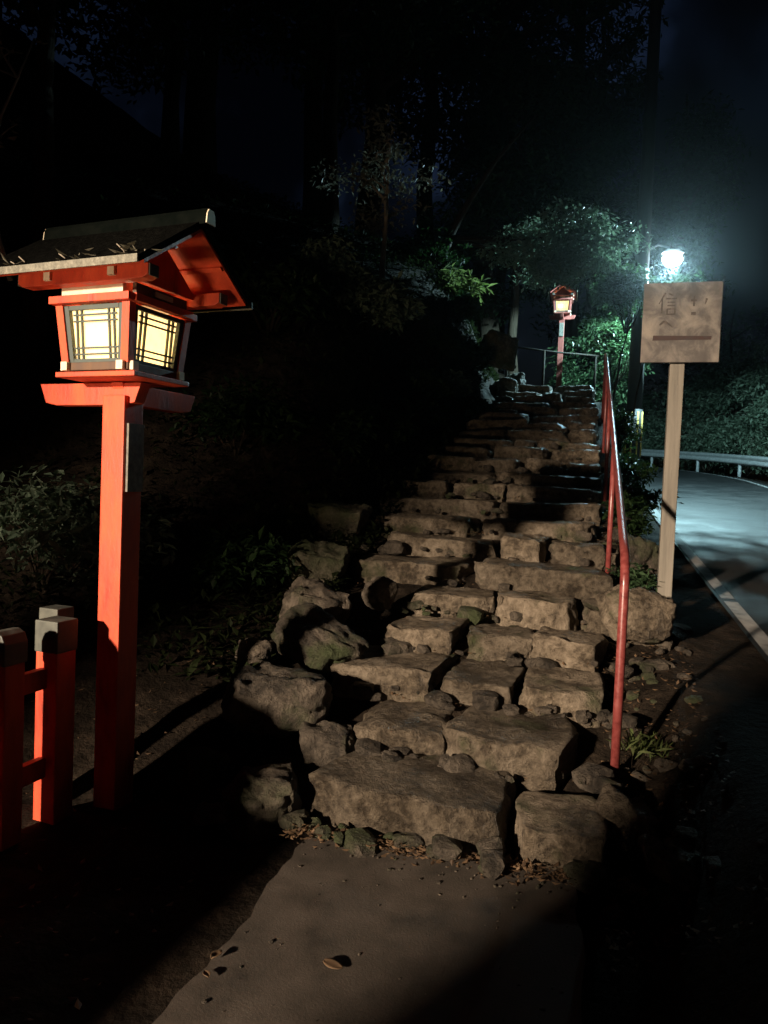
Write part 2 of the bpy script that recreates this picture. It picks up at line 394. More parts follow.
# ------------------------------------------------------------------ stones
def stone_mesh(name, size, seed, mat, n=12, r=0.04, amp=0.02, cuts=7, cut=(0.80, 0.97), parent=None, loc=(0, 0, 0), rz=0.0, tilt=(0, 0), lat=False):
    """a block with worn edges, split faces and chips: rounded box, random plane cuts, then roughness"""
    rng = random.Random(seed)
    bm = bmesh.new()
    bmesh.ops.create_cube(bm, size=2.0)
    bmesh.ops.subdivide_edges(bm, edges=list(bm.edges), cuts=n, use_grid_fill=True)
    ofs = Vector((seed*3.17 % 50, seed*7.31 % 50, seed*1.93 % 50))
    hx, hy, hz_ = size[0]/2, size[1]/2, size[2]/2
    r = min(r, hx*0.95, hy*0.95, hz_*0.95)
    tx, ty = rng.uniform(-0.14, 0.14), rng.uniform(-0.12, 0.12)
    planes = []
    for _ in range(cuts):
        d = Vector((rng.gauss(0, 1), rng.gauss(0, 1), rng.gauss(0, 0.45 if lat else 0.8))).normalized()
        sup = abs(d.x)*(hx-r) + abs(d.y)*(hy-r) + abs(d.z)*(hz_-r) + r
        planes.append((d, sup*rng.uniform(*cut)))
    for v in bm.verts:
        p = v.co
        # spread the grid evenly, denser near edges
        q = Vector([math.copysign(1-(1-abs(t))**1.25, t) for t in p])
        c = Vector((q.x*hx, q.y*hy, q.z*hz_))
        inner = Vector((max(-hx+r, min(hx-r, c.x)), max(-hy+r, min(hy-r, c.y)), max(-hz_+r, min(hz_-r, c.z))))
        e = c-inner
        nrm = e.normalized() if e.length > 1e-6 else Vector((0, 0, 1))
        c = inner + nrm*r
        c.x *= 1 + tx*p.y + 0.08*noise.noise(Vector((p.y*1.3, p.z*0.5, 0)) + ofs)
        c.y *= 1 + ty*p.x + 0.14*noise.noise(Vector((p.x*1.8, p.z*0.4, 9)) + ofs)
        c.z += 0.05*size[2]*noise.noise(Vector((p.x*1.5, p.y*1.5, 4)) + ofs)
        for d, off in planes:
            k = c.dot(d) - off
            if k > 0: c -= d*k*0.92
        dd = amp*(noise.fractal(c*5.0 + ofs, 0.8, 2.1, 6)) + amp*0.9*abs(noise.noise(c*13 + ofs)) - amp*0.9*max(0.0, noise.noise(c*8 + ofs*2.0) - 0.25)*2 - amp*0.3
        if lat and p.z > 0.85: dd *= 0.45
        v.co = c + nrm*dd
    for f in bm.faces: f.smooth = True
    me = bpy.data.meshes.new(name); bm.to_mesh(me); bm.free(); me.materials.append(mat)
    o = bpy.data.objects.new(name, me); o.location = loc; o.rotation_euler = (tilt[0], tilt[1], rz)
    return link(o, parent)

stairs = empty('stone_stairway', W(0, 0, 0))
tag(stairs, 'long flight of rough stone steps climbing the dark slope', 'stone steps')
def step_stone(u, v0, v1, top, depth=0.5, h=0.26, seed=0, tw=0.0, amp=0.022, r=0.03, tilt=(0, 0)):
    c = W(u + depth/2, (v0+v1)/2, top - h/2) - Vector(stairs.location)
    return stone_mesh('step_stone', (v1-v0-0.01, depth, h), seed, M['stone'], n=19, r=r, amp=amp, cuts=9, cut=(0.80, 0.98), parent=stairs, loc=c, rz=-TH + tw, tilt=tilt, lat=True)
rows = {
 0: [(-0.60, 0.23, 0.20, 0.62, 0.00, -0.17), (0.25, 0.63, 0.17, 0.40, -0.03, 0.06)],
 1: [(-0.62, -0.13, 0.30, 0.52, 0.02, 0.05), (-0.12, 0.50, 0.33, 0.62, -0.05, -0.12)],
 2: [(-0.92, -0.25, 0.47, 0.52, 0.0, 0.04), (-0.23, 0.18, 0.44, 0.5, 0.02, -0.06), (0.20, 0.62, 0.46, 0.5, -0.03, 0.0)],
 3: [(-0.67, -0.22, 0.62, 0.45, -0.06, -0.08), (-0.2, 0.20, 0.60, 0.5, 0.0, 0.1), (0.22, 0.63, 0.61, 0.5, -0.02, 0.0)],
 4: [(-0.65, -0.10, 0.75, 0.5, 0.02, 0.05), (-0.08, 0.46, 0.77, 0.5, -0.05, -0.06), (0.48, 0.88, 0.74, 0.42, -0.06, 0.14)],
 5: [(-1.33, -0.32, 0.90, 0.5, 0.02, 0.02), (-0.30, 0.63, 0.92, 0.55, -0.05, -0.02)],
 6: [(-1.15, -0.18, 1.05, 0.5, 0.0, 0.03), (-0.16, 0.20, 1.10, 0.4, -0.02, -0.1), (0.23, 0.64, 1.07, 0.5, -0.04, 0.06), (0.67, 0.92, 1.02, 0.32, 0.0, -0.1)],
 7: [(-1.45, -0.40, 1.20, 0.5, 0.0, 0.02), (-0.38, 0.61, 1.21, 0.52, -0.03, -0.02)],
 8: [(-1.42, -0.28, 1.35, 0.5, 0.0, 0.02), (-0.26, 0.61, 1.36, 0.52, -0.03, 0.0)],
}
rng = random.Random(5)
for i, l in rows.items():
    for q, (v0, v1, top, dep, du, tw) in enumerate(l):
        step_stone(0.5*i + du, v0, v1, top, dep, 0.30 if i else 0.24, seed=i*11+q+1, tw=tw, amp=0.034 if i else 0.02, r=rng.choice((0.012, 0.02, 0.035)), tilt=(rng.uniform(-.04, .04), rng.uniform(-.04, .04)) if i else (0, 0))
for i in range(9, 22):
    vlo, vhi = -1.38 + 0.03*(i-9), 0.64 - 0.008*(i-9)
    v = vlo
    while v < vhi - 0.2:
        w = rng.uniform(0.3, 1.0)
        if vhi - (v+w) < 0.3: w = vhi - v
        step_stone(0.5*i + rng.uniform(-0.05, 0.05), v, v+w, 0.15*(i+1) + rng.uniform(-0.02, 0.03), 0.52, 0.28, seed=rng.randint(1, 9999), tw=rng.uniform(-0.12, 0.12), amp=0.035, r=rng.choice((0.03, 0.06)), tilt=(rng.uniform(-.08, .08), rng.uniform(-.08, .08)))
        v += w + 0.015

# rubble wedged into the joints: nobody could count it
def rubble(name, n, seed, place, mat, smin, smax, label, cat):
    rg = random.Random(seed); vs_, fs_ = [], []
    tm = bmesh.new(); bmesh.ops.create_icosphere(tm, subdivisions=2, radius=1.0)
    bv = [v.co.copy() for v in tm.verts]; bf = [tuple(v.index for v in f.verts) for f in tm.faces]; tm.free()
    for _ in range(n):
        p = place(rg)
        if p is None: continue
        s = smin + (smax-smin)*rg.random()**2.2
        e = Vector((rg.uniform(0.7, 1.5), rg.uniform(0.6, 1.2), rg.uniform(0.45, 0.85)))*s
        rot = Matrix.Rotation(rg.uniform(0, 6.3), 3, 'Z') @ Matrix.Rotation(rg.uniform(-0.4, 0.4), 3, 'X')
        of = Vector((rg.uniform(0, 99), rg.uniform(0, 99), 0)); b0 = len(vs_)
        for c in bv:
            d = 1 + 0.35*noise.noise(c*1.4 + of)
            cc = Vector([math.copysign(abs(t)**0.7, t) for t in c])
            vs_.append(p + rot @ Vector((cc.x*e.x, cc.y*e.y, cc.z*e.z))*d)
        fs_ += [tuple(b0+t for t in f) for f in bf]
    o = mesh_obj(name, vs_, fs_, mat)
    return tag(o, label, cat, kind='stuff')
def place_joint(rg):
    i = rg.choice([0, 0, 0, 1, 1, 1, 2, 2, 2, 3, 3, 4, 4, 5, 6, 7, 8, 9, 10, 11, 12, 13, 15])
    v = rg.uniform(-0.7, 0.75) if i < 5 else rg.uniform(-1.3, 0.9)
    u = 0.5*i + rg.uniform(-0.11, 0.02) + (0.3 if rg.random() < 0.25 else 0)
    return W(u, v, 0.15*i + 0.02 + (rg.uniform(0, 0.05)))
rubble('rubble', 250, 3, place_joint, M['boulder'], 0.02, 0.075, 'small broken stones wedged between the steps', 'rubble')
def place_path(rg):
    u, v = rg.uniform(-2.2, 0.0), rg.uniform(-0.55, 0.5)
    if rg.random() < 0.5: u = -abs(rg.gauss(0, 0.25))
    return W(u, v, 0.014)
rubble('path_grit', 200, 21, place_path, M['boulder'], 0.0015, 0.007, 'grit and crumbs scattered on the concrete path', 'grit')
def place_right(rg):
    u = rg.uniform(-0.2, 3.6); v = rg.uniform(0.62, 1.15)
    p = W(u, v); p.z = hz(p.x, p.y) + 0.0
    return p
rubble('loose_gravel', 150, 8, place_right, M['boulder'], 0.015, 0.07, 'loose gravel on the soil between the handrail and the road', 'gravel')

# boulders bordering the steps, each one a thing
BL = [
 # u, v, z, size, rz, tilt, label, material
 (0.62, -0.99, 0.34, (0.58, 0.38, 0.30), 0.10, (0.05, 0.05), 'large rounded boulder lying left of the second step', 'boulder'),
 (1.18, -1.04, 0.53, (0.62, 0.36, 0.26), -0.5, (0.2, 0.40), 'tilted dark slab leaning behind the large rounded boulder', 'boulder'),
 (1.62, -1.22, 0.68, (0.54, 0.36, 0.28), 0.4, (0.1, 0.2), 'jagged rock above the tilted slab on the left bank', 'boulder'),
 (1.85, -0.84, 0.76, (0.20, 0.18, 0.20), 0.4, (0.2, 0.3), 'small upright stone at the left end of the fourth step', 'boulder'),
 (0.05, -0.84, 0.06, (0.38, 0.34, 0.22), 0.3, (0.05, -0.05), 'dark squat boulder left of the first step', 'boulder'),
 (0.15, -1.17, 0.15, (0.22, 0.15, 0.14), 0.7, (0.0, 0.1), 'pale ridged stone between the fence post and the dark squat boulder', 'mossrock'),
 (0.50, -0.70, 0.18, (0.30, 0.22, 0.20), -0.2, (0.1, 0.0), 'low brown stone under the large rounded boulder', 'boulder'),
 (-0.12, -1.00, 0.06, (0.16, 0.12, 0.10), 0.2, (0, 0), 'little stone on the soil below the dark squat boulder', 'boulder'),
 (1.12, -1.38, 0.44, (0.26, 0.22, 0.18), 0.9, (0.1, 0), 'small grey stone on the bank left of the tilted slab', 'boulder'),
 (2.35, -1.46, 0.84, (0.5, 0.36, 0.34), 0.2, (0.1, 0.1), 'shadowed rock at the left end of the fifth step', 'mossrock'),
 (3.3, -1.62, 1.12, (0.55, 0.4, 0.34), -0.3, (0.1, 0.1), 'dark mossy rock halfway up the left bank', 'mossrock'),
 (0.30, 0.72, 0.06, (0.30, 0.36, 0.28), 0.3, (0.05, 0.25), 'rounded stone to the right of the first step', 'stone'),
 (0.02, 0.88, 0.10, (0.30, 0.22, 0.10), 0.5, (0.0, 0.1), 'flat brown slab sunk in soil beside the first step', 'boulder'),
 (0.62, 1.02, 0.27, (0.15, 0.13, 0.12), 0.2, (0, 0), 'pale pebble-shaped stone on the soil right of the handrail foot', 'stone'),
 (1.95, 0.82, 0.72, (0.40, 0.36, 0.34), 0.2, (0.0, 0.1), 'broad block behind the handrail at the fourth step', 'stone'),
 (3.1, 0.88, 1.0, (0.30, 0.3, 0.28), 0.4, (0.0, 0.1), 'stone at the foot of the second handrail post', 'boulder'),
 (9.6, -1.05, 3.75, (0.62, 0.5, 0.55), 0.5, (0.1, 0.15), 'mossy boulder with a lit top edge at the top of the bank', 'mossrock'),
 (10.3, -1.0, 3.22, (0.5, 0.4, 0.4), 0.2, (0, 0.1), 'grey rock below the low wooden railing', 'boulder'),
 (10.9, -0.85, 3.42, (0.4, 0.35, 0.36), 0.9, (0.1, 0), 'stone beside the low wooden railing post', 'boulder'),
]
for q, (u, v, z, s, rz, tl, lab, mt) in enumerate(BL):
    p = W(u, v, z)
    o = stone_mesh('boulder', s, 300+q*7, M[mt], n=21, r=0.22*min(s), amp=0.035, cuts=14, cut=(0.62, 0.92), loc=p, rz=rz, tilt=tl)
    tag(o, lab, 'boulder', 'boulders bordering the stone steps')

# ------------------------------------------------------------------ foliage
def leaf_cloud(rg, clumps, n, size, droop=0.3, aspect=2.2):
    """clumps: list of (centre, radius vector); leaves are folded rhombs"""
    vs_ = np.empty((n*4, 3)); 
    tot = sum(max(r)**2 for c, r in clumps); k = 0
    cw = [max(r)**2/tot for c, r in clumps]
    pick = rg.choices(range(len(clumps)), weights=cw, k=n)
    for q in pick:
        c, r = clumps[q]
        d = Vector((rg.gauss(0, 1), rg.gauss(0, 1), rg.gauss(0, 1))).normalized()
        t = rg.random()**0.45
        p = Vector((c[0] + d.x*r[0]*t, c[1] + d.y*r[1]*t, c[2] + d.z*r[2]*t))
        s = size*rg.uniform(0.55, 1.3)
        a = Vector((rg.gauss(0, 1), rg.gauss(0, 1), rg.gauss(-droop, 0.6))).normalized()
        b = a.cross(Vector((rg.gauss(0, .4), rg.gauss(0, .4), 1))).normalized()
        nn = a.cross(b)
        vs_[k] = p; vs_[k+1] = p + a*s*0.5 + b*s/aspect*0.5 - nn*s*0.08
        vs_[k+2] = p + a*s; vs_[k+3] = p + a*s*0.5 - b*s/aspect*0.5 - nn*s*0.08
        k += 4
    fs_ = [(i*4, i*4+1, i*4+2, i*4+3) for i in range(n)]
    return vs_, fs_

def limb_path(rg, a, b, bend, n=6):
    a, b = Vector(a), Vector(b)
    o = Vector((rg.uniform(-1, 1), rg.uniform(-1, 1), rg.uniform(-0.3, 0.7)))*bend
    return [a.lerp(b, t) + o*math.sin(math.pi*t) + Vector((rg.uniform(-1, 1), rg.uniform(-1, 1), rg.uniform(-1, 1)))*bend*0.12 for t in np.linspace(0, 1, n)]

def tree(name, label, group, loc, h, trunk_r, crown, seed, leaf='leaf_mid', bark='bark', n=9000, size=0.13, lean=(0, 0), cat='tree', clump_r=0.75, nclump=26, aspect=2.2, droop=0.3, limbs=9, cc=None):
    """crown: (centre z fraction, radius xy, radius z)"""
    rg = random.Random(seed)
    root = empty(name, loc, 0.0 if cc is not None else rg.uniform(0, 0.3))
    tag(root, label, cat, group)
    mb = MB()
    top = Vector((lean[0], lean[1], h))
    tp = [Vector((0, 0, -0.3))] + [Vector((lean[0]*t*t, lean[1]*t*t, h*t)) + Vector((rg.uniform(-1, 1), rg.uniform(-1, 1), 0))*trunk_r*0.5 for t in np.linspace(0.02, 0.95, 9)]
    mb.tube(tp, [trunk_r*1.35, trunk_r*1.15] + [trunk_r*(1-0.85*t) for t in np.linspace(0.1, 0.98, 8)], 10)
    cz = h*crown[0]; rxy, rz_ = crown[1], crown[2]
    cx_, cy_ = lean[0]*crown[0]**2, lean[1]*crown[0]**2
    if cc is not None: cx_, cy_, cz = Vector(cc) - Vector(loc)
    clumps = []
    for q in range(nclump):
        d = Vector((rg.gauss(0, 1), rg.gauss(0, 1), rg.gauss(0, 1))).normalized()*rg.uniform(0.35, 1.0)
        c = Vector((cx_ + d.x*rxy, cy_ + d.y*rxy, cz + d.z*rz_))
        r = clump_r*rg.uniform(0.55, 1.25)
        clumps.append((c, (r, r*rg.uniform(0.8, 1.2), r*rg.uniform(0.45, 0.75))))
    for q in range(min(limbs, nclump)):
        c = clumps[q][0]
        zt = max(h*0.25, min(c.z - rg.uniform(0.2, 0.8)*rxy*0.6, h*0.85)); t = zt/h
        a = Vector((lean[0]*t*t, lean[1]*t*t, zt))
        mb.tube(limb_path(rg, a, c, 0.25), [trunk_r*0.42*(1-0.85*x) for x in np.linspace(0, 1, 6)], 6)
    mb.build('trunk', M[bark], root)
    vs_, fs_ = leaf_cloud(rg, clumps, n, size, droop=droop, aspect=aspect)
    mesh_obj('crown', vs_, fs_, M[leaf], root)
    return root

def bush(name, label, group, loc, r, seed, leaf='leaf_dark', n=2200, size=0.09, cat='bush', squash=0.7, aspect=2.2, droop=0.2):
    rg = random.Random(seed)
    root = empty(name, loc); tag(root, label, cat, group)
    clumps = []; mb = MB()
    for q in range(10):
        d = Vector((rg.gauss(0, 1), rg.gauss(0, 1), abs(rg.gauss(0.3, 0.8)))).normalized()*rg.uniform(0.3, 0.85)*r
        c = Vector((d.x, d.y, d.z*squash + r*0.3)); k = r*rg.uniform(0.3, 0.55)
        clumps.append((c, (k, k, k*0.75)))
        mb.tube(limb_path(rg, (0, 0, -0.1), c, 0.1*r), [0.018*r*(1.4-x) for x in np.linspace(0, 1, 6)], 5)
    mb.build('stem', M['bark'], root)
    vs_, fs_ = leaf_cloud(rg, clumps, n, size, droop=droop, aspect=aspect)
    mesh_obj('foliage', vs_, fs_, M[leaf], root)
    return root

def G(u, v, dz=0.0):
    p = W(u, v); p.z = hz(p.x, p.y) + dz; return p
def GX(x, y, dz=0.0): return Vector((x, y, hz(x, y) + dz))

# beyond the road: broadleaf trees lit by the street lamp
GR = 'trees beyond the guardrail'
def bend_pt(a, w, dz=0.0):
    a = R(a); p = W(UC + (RC+w)*math.sin(a), VC - RC + (RC+w)*math.cos(a)); p.z = hz(p.x, p.y) + dz; return p
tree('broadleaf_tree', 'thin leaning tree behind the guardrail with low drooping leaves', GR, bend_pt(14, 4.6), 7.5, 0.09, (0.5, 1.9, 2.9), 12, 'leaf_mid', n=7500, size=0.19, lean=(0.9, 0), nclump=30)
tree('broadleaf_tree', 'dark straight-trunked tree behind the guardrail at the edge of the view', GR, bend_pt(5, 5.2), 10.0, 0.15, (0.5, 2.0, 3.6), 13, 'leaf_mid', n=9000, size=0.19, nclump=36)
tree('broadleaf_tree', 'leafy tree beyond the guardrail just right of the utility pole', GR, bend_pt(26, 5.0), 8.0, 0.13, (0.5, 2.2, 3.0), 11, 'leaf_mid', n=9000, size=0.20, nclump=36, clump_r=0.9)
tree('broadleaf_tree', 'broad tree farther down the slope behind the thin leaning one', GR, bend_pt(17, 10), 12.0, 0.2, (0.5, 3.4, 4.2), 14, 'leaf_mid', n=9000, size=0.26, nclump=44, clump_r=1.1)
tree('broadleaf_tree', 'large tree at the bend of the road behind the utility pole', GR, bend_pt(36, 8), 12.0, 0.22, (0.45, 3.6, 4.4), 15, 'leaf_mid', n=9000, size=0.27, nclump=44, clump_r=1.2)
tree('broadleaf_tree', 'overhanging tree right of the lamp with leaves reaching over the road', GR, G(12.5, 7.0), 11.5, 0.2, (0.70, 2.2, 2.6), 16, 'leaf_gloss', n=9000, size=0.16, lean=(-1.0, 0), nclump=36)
# between far lantern and lamp
GB = 'trees by the top of the steps'
tree('camellia_tree', 'glossy-leaved tree lit by the lamp between the far lantern and the pole', GB, GX(5.75, 20.3), 4.3, 0.08, (0.62, 1.15, 1.45), 21, 'leaf_gloss', n=8000, size=0.13, nclump=32, clump_r=0.55)
tree('verge_tree', 'slim young tree with dense leaves just left of the sign board', GB, G(11.0, 0.80), 3.6, 0.045, (0.86, 0.52, 0.42), 24, 'leaf_gloss', n=5600, size=0.10, nclump=34, clump_r=0.32, lean=(0.5, 0.5), cc=(4.32, 14.05, 5.36))
tree('verge_tree', 'sparse young tree added mostly behind the sign board to dim the lamplight', GB, G(11.0, 1.15), 3.4, 0.035, (0.86, 0.50, 0.36), 26, 'leaf_gloss', n=1150, size=0.10, nclump=26, clump_r=0.30, lean=(0.5, 0.5), cc=(5.25, 14.1, 5.16))  # added behind the board to dim lamplight on the path and verge
tree('camellia_tree', 'small glossy-leaved tree close to the right of the far lantern', GB, GX(5.1, 17.2), 2.6, 0.04, (0.7, 0.36, 0.62), 25, 'leaf_gloss', n=3000, size=0.10, nclump=22, clump_r=0.27, cc=(4.98, 16.75, 4.85))
tree('maple_tree', 'spreading tree whose olive boughs droop above the far lantern', GB, GX(0.9, 13.4), 2.6, 0.09, (0.7, 1.25, 0.42), 22, 'leaf_mid', n=9000, size=0.10, nclump=46, clump_r=0.42, lean=(1.5, -0.9), cc=(2.75, 12.4, 5.45))
tree('maple_tree', 'dense leafy tree rising behind the far lantern', GB, GX(3.2, 19.5), 8.5, 0.14, (0.6, 2.4, 3.0), 23, 'leaf_dark', n=12000, size=0.16, nclump=44, clump_r=0.9)
# the dark wood
GD = 'dark cedars behind the steps'
ced = None
for q, (x, y, h, r, lab) in enumerate([
    (2.6, 21.0, 20, 0.32, 'tall dark cedar straight behind the top of the steps'),
    (6.3, 27.0, 22, 0.36, 'tall dark cedar behind the utility pole'),
    (-0.6, 19.0, 19, 0.34, 'tall dark cedar up the slope behind the pale-green shrub'),
    (-4.5, 17.0, 20, 0.38, 'tall dark cedar on the hill above the near lantern'),
    (-8.5, 15.0, 20, 0.38, 'tall dark cedar at the upper left edge of the view'),
    (-2.6, 24.0, 22, 0.36, 'tall dark cedar farther up the hill behind the others'),
    (1.0, 28.0, 23, 0.36, 'tall dark cedar deep in the wood above the steps'),
    (9.5, 36.0, 22, 0.36, 'tall dark cedar straight above the lamp'),
    (5.0, 34.0, 22, 0.4, 'distant cedar seen between the far lantern and the lamp'),
    (14.5, 38.0, 22, 0.4, 'distant cedar beyond the bend of the road')]):
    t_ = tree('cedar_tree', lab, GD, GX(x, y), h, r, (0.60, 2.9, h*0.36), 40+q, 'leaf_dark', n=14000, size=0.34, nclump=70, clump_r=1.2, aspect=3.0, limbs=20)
GR2 = 'bushes beyond the guardrail'
for q, (a_, w_, r, lab) in enumerate([(2, 3.5, 1.5, 'leafy bush behind the guardrail at the right edge of the view'), (9, 3.5, 1.6, 'leafy bush behind the guardrail to the right of the leaning tree'),
    (16, 3.6, 1.7, 'leafy bush behind the guardrail right of the sign post'), (24, 3.7, 1.8, 'leafy bush behind the guardrail near the sign post'), (33, 3.9, 2.0, 'big bush where the road bends away'), (42, 3.9, 2.0, 'big bush hidden partly by the utility pole')]):
    bush('roadside_bush', lab, GR2, bend_pt(a_, w_, 0.5), r, 140+q, 'leaf_mid', n=5500, size=0.17, squash=1.9)
GL = 'trees on the hill left of the steps'
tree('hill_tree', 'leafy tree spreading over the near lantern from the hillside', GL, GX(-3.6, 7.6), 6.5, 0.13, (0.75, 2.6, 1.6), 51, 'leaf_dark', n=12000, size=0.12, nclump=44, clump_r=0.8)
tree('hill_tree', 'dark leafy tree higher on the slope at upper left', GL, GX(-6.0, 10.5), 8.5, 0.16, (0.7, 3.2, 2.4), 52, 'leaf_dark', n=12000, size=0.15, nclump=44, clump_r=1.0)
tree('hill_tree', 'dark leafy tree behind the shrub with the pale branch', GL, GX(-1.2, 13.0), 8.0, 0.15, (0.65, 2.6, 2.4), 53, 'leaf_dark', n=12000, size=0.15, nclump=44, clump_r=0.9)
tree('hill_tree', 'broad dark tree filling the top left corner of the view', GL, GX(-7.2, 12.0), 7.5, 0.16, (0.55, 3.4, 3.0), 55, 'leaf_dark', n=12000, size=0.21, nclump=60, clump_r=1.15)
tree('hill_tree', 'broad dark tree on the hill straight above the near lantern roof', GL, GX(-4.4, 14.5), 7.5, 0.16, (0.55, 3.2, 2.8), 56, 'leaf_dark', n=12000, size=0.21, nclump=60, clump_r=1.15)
tree('shrub_tree', 'bare-looking shrub with a pale branch and whitish leaves', GL, GX(-0.15, 10.2), 2.6, 0.05, (0.75, 0.75, 0.75), 54, 'leaf_grey', 'palebark', n=1500, size=0.085, nclump=20, clump_r=0.32, cat='shrub')
# bushes on the bank
GS = 'bushes on the bank left of the steps'
bush('leafy_shrub', 'pale green long-leaved shrub lit at the top of the bank', GS, G(10.0, -1.85, 0.05), 0.6, 61, 'leaf_fresh', n=900, size=0.20, aspect=4.0, droop=0.5)
for q, (u, v, r, lf, lab) in enumerate([
    (6.6, -2.3, 0.6, 'leaf_mid', 'small bush on the bank edge below the pale branch'),
    (5.6, -2.7, 0.7, 'leaf_mid', 'rounded dark bush farther down the bank edge'),
    (4.5, -2.9, 0.8, 'leaf_dark', 'dense dark bush halfway along the bank'),
    (3.2, -2.6, 0.7, 'leaf_dark', 'dark bush just behind the near lantern post'),
    (2.1, -1.9, 0.45, 'leaf_dark', 'low dark bush above the jagged rock'),
    (1.5, -3.2, 0.75, 'leaf_mid', 'brownish bush seen left of the near lantern post'),
    (8.0, -1.5, 0.4, 'leaf_mid', 'small fern-like bush beside the mossy boulder'),
    (7.2, -1.75, 0.42, 'leaf_dark', 'dark tuft on the bank crest below the long-leaved shrub'),
    (6.3, -1.7, 0.42, 'leaf_dark', 'dark tuft hanging over the bank face beside the upper steps'),
    (5.3, -1.75, 0.45, 'leaf_dark', 'dark tuft on the bank face beside the middle steps'),
    (4.3, -1.85, 0.45, 'leaf_dark', 'dark tuft on the bank face above the dark mossy rock'),
    (8.3, -1.15, 0.32, 'leaf_dark', 'dark little tuft right under the mossy boulder'),
    (8.9, -1.5, 0.42, 'leaf_dark', 'dark tuft on the bank just left of the mossy boulder'),
    (9.5, -1.75, 0.42, 'leaf_dark', 'dark tuft in front of the pale green long-leaved shrub'),
    (8.2, -1.75, 0.45, 'leaf_dark', 'dark tuft below the pale green shrub on the bank face'),
    (9.8, -2.2, 0.7, 'leaf_dark', 'dark bush behind the low wooden railing')]):
    p = G(u, v)
    bush('bank_bush', lab, GS, p, r, 70+q, lf, n=2200, size=0.10)
GV = 'plants between the handrail and the road'
for q, (u, v, r, lf, sz, n_, lab) in enumerate([
    (0.72, 0.78, 0.13, 'leaf_fresh', 0.11, 90, 'grass-like tuft at the foot of the handrail'),
    (2.7, 0.82, 0.2, 'leaf_gloss', 0.06, 420, 'small glossy plant at the second handrail post'),
    (4.2, 0.92, 0.34, 'leaf_dark', 0.07, 1300, 'dark ivy clump on the bank behind the sign post'),
    (5.6, 0.98, 0.4, 'leaf_dark', 0.07, 1500, 'dark ivy clump midway up beside the handrail'),
    (7.3, 1.0, 0.45, 'leaf_dark', 0.08, 1500, 'dark bush beside the top end of the handrail'),
    (9.6, 0.95, 0.55, 'leaf_dark', 0.08, 1700, 'rounded dark bush in front of the utility pole')]):
    bush('verge_plant', lab, GV, G(u, v, 0.0), r, 90+q, lf, n=n_, size=sz, aspect=7.0 if q == 0 else 2.2, cat='plant', squash=0.9, droop=-0.8 if q == 0 else 0.2)

# undergrowth over the hillside: ground cover
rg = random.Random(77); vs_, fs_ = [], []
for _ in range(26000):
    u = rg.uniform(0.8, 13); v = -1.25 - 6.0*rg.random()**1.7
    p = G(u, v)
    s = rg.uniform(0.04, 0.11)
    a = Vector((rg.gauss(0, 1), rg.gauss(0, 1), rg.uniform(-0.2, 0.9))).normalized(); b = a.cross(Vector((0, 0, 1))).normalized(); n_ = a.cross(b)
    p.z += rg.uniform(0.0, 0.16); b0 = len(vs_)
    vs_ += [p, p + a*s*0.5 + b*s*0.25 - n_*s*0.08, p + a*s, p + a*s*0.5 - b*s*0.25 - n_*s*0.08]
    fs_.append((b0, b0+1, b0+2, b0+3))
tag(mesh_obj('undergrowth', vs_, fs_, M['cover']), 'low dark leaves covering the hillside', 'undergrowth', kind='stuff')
# fallen leaves
vs_, fs_ = [], []
def litter_at(p, s, rg):
    a = Vector((rg.gauss(0, 1), rg.gauss(0, 1), rg.uniform(-0.1, 0.35))).normalized(); b = a.cross(Vector((rg.uniform(-.2, .2), rg.uniform(-.2, .2), 1))).normalized(); n_ = a.cross(b)
    b0 = len(vs_)
    vs_.extend([p, p + a*s*0.5 + b*s*0.28 + n_*s*0.12, p + a*s, p + a*s*0.5 - b*s*0.28 + n_*s*0.12]); fs_.append((b0, b0+1, b0+2, b0+3))
for _ in range(5200):
    m_ = rg.random()
    if m_ < 0.30: u, v = rg.uniform(-0.5, 4), 0.62 + 0.5*rg.random()**1.5
    elif m_ < 0.55: u, v = rg.uniform(-2.2, 3), rg.uniform(-3.2, -0.8)
    elif m_ < 0.72: u, v = -0.10 + abs(rg.gauss(0, 0.05))*-1 + 0.06, rg.uniform(-0.65, 0.75)
    elif m_ < 0.90:
        i = rg.randint(1, 12); u, v = 0.5*i + rg.gauss(-0.05, 0.05), rg.uniform(-0.7, 0.7)
    else: u, v = rg.uniform(0.5, 8), rg.uniform(-2.4, -0.9)
    p = W(u, v)
    p.z = hz(p.x, p.y) + rg.uniform(0.0, 0.03)
    if m_ >= 0.55 and m_ < 0.9: p.z = 0.15*max(0, math.floor(u/0.5 + 0.12)) + 0.02 + rg.uniform(0, 0.03)
    litter_at(p, rg.uniform(0.014, 0.040), rg)
tag(mesh_obj('leaf_litter', vs_, fs_, M['litter']), 'dry brown leaves strewn over soil and steps', 'fallen leaves', kind='stuff')
# the single leaf lying on the concrete and two scraps
def flat_leaf(label, x, y, s, rz, curl=0.25):
    v_, f_ = [], []
    n = 7
    for j in range(n):
        t = j/(n-1); wd = s*0.34*math.sin(math.pi*min(1, t*0.92+0.06))**0.8
        for k in (-1, -0.5, 0, 0.5, 1):
            v_.append((s*(t-0.5), k*wd, 0.004 + curl*s*(abs(k)**2)*0.35 + 0.02*s*math.sin(t*5)))
    for j in range(n-1):
        for k in range(4):
            a = j*5+k; f_.append((a, a+1, a+6, a+5))
    o = mesh_obj('fallen_leaf', v_, f_, M['litter'], smooth=True, loc=(x, y, 0.018)); o.rotation_euler = (0, 0, rz)
    md = o.modifiers.new('s', 'SOLIDIFY'); md.thickness = 0.0015
    return tag(o, label, 'leaf', 'leaves on the concrete path')
flat_leaf('single pale oval leaf in the middle of the concrete path', -0.10, 2.2, 0.068, -0.5, 0.10)
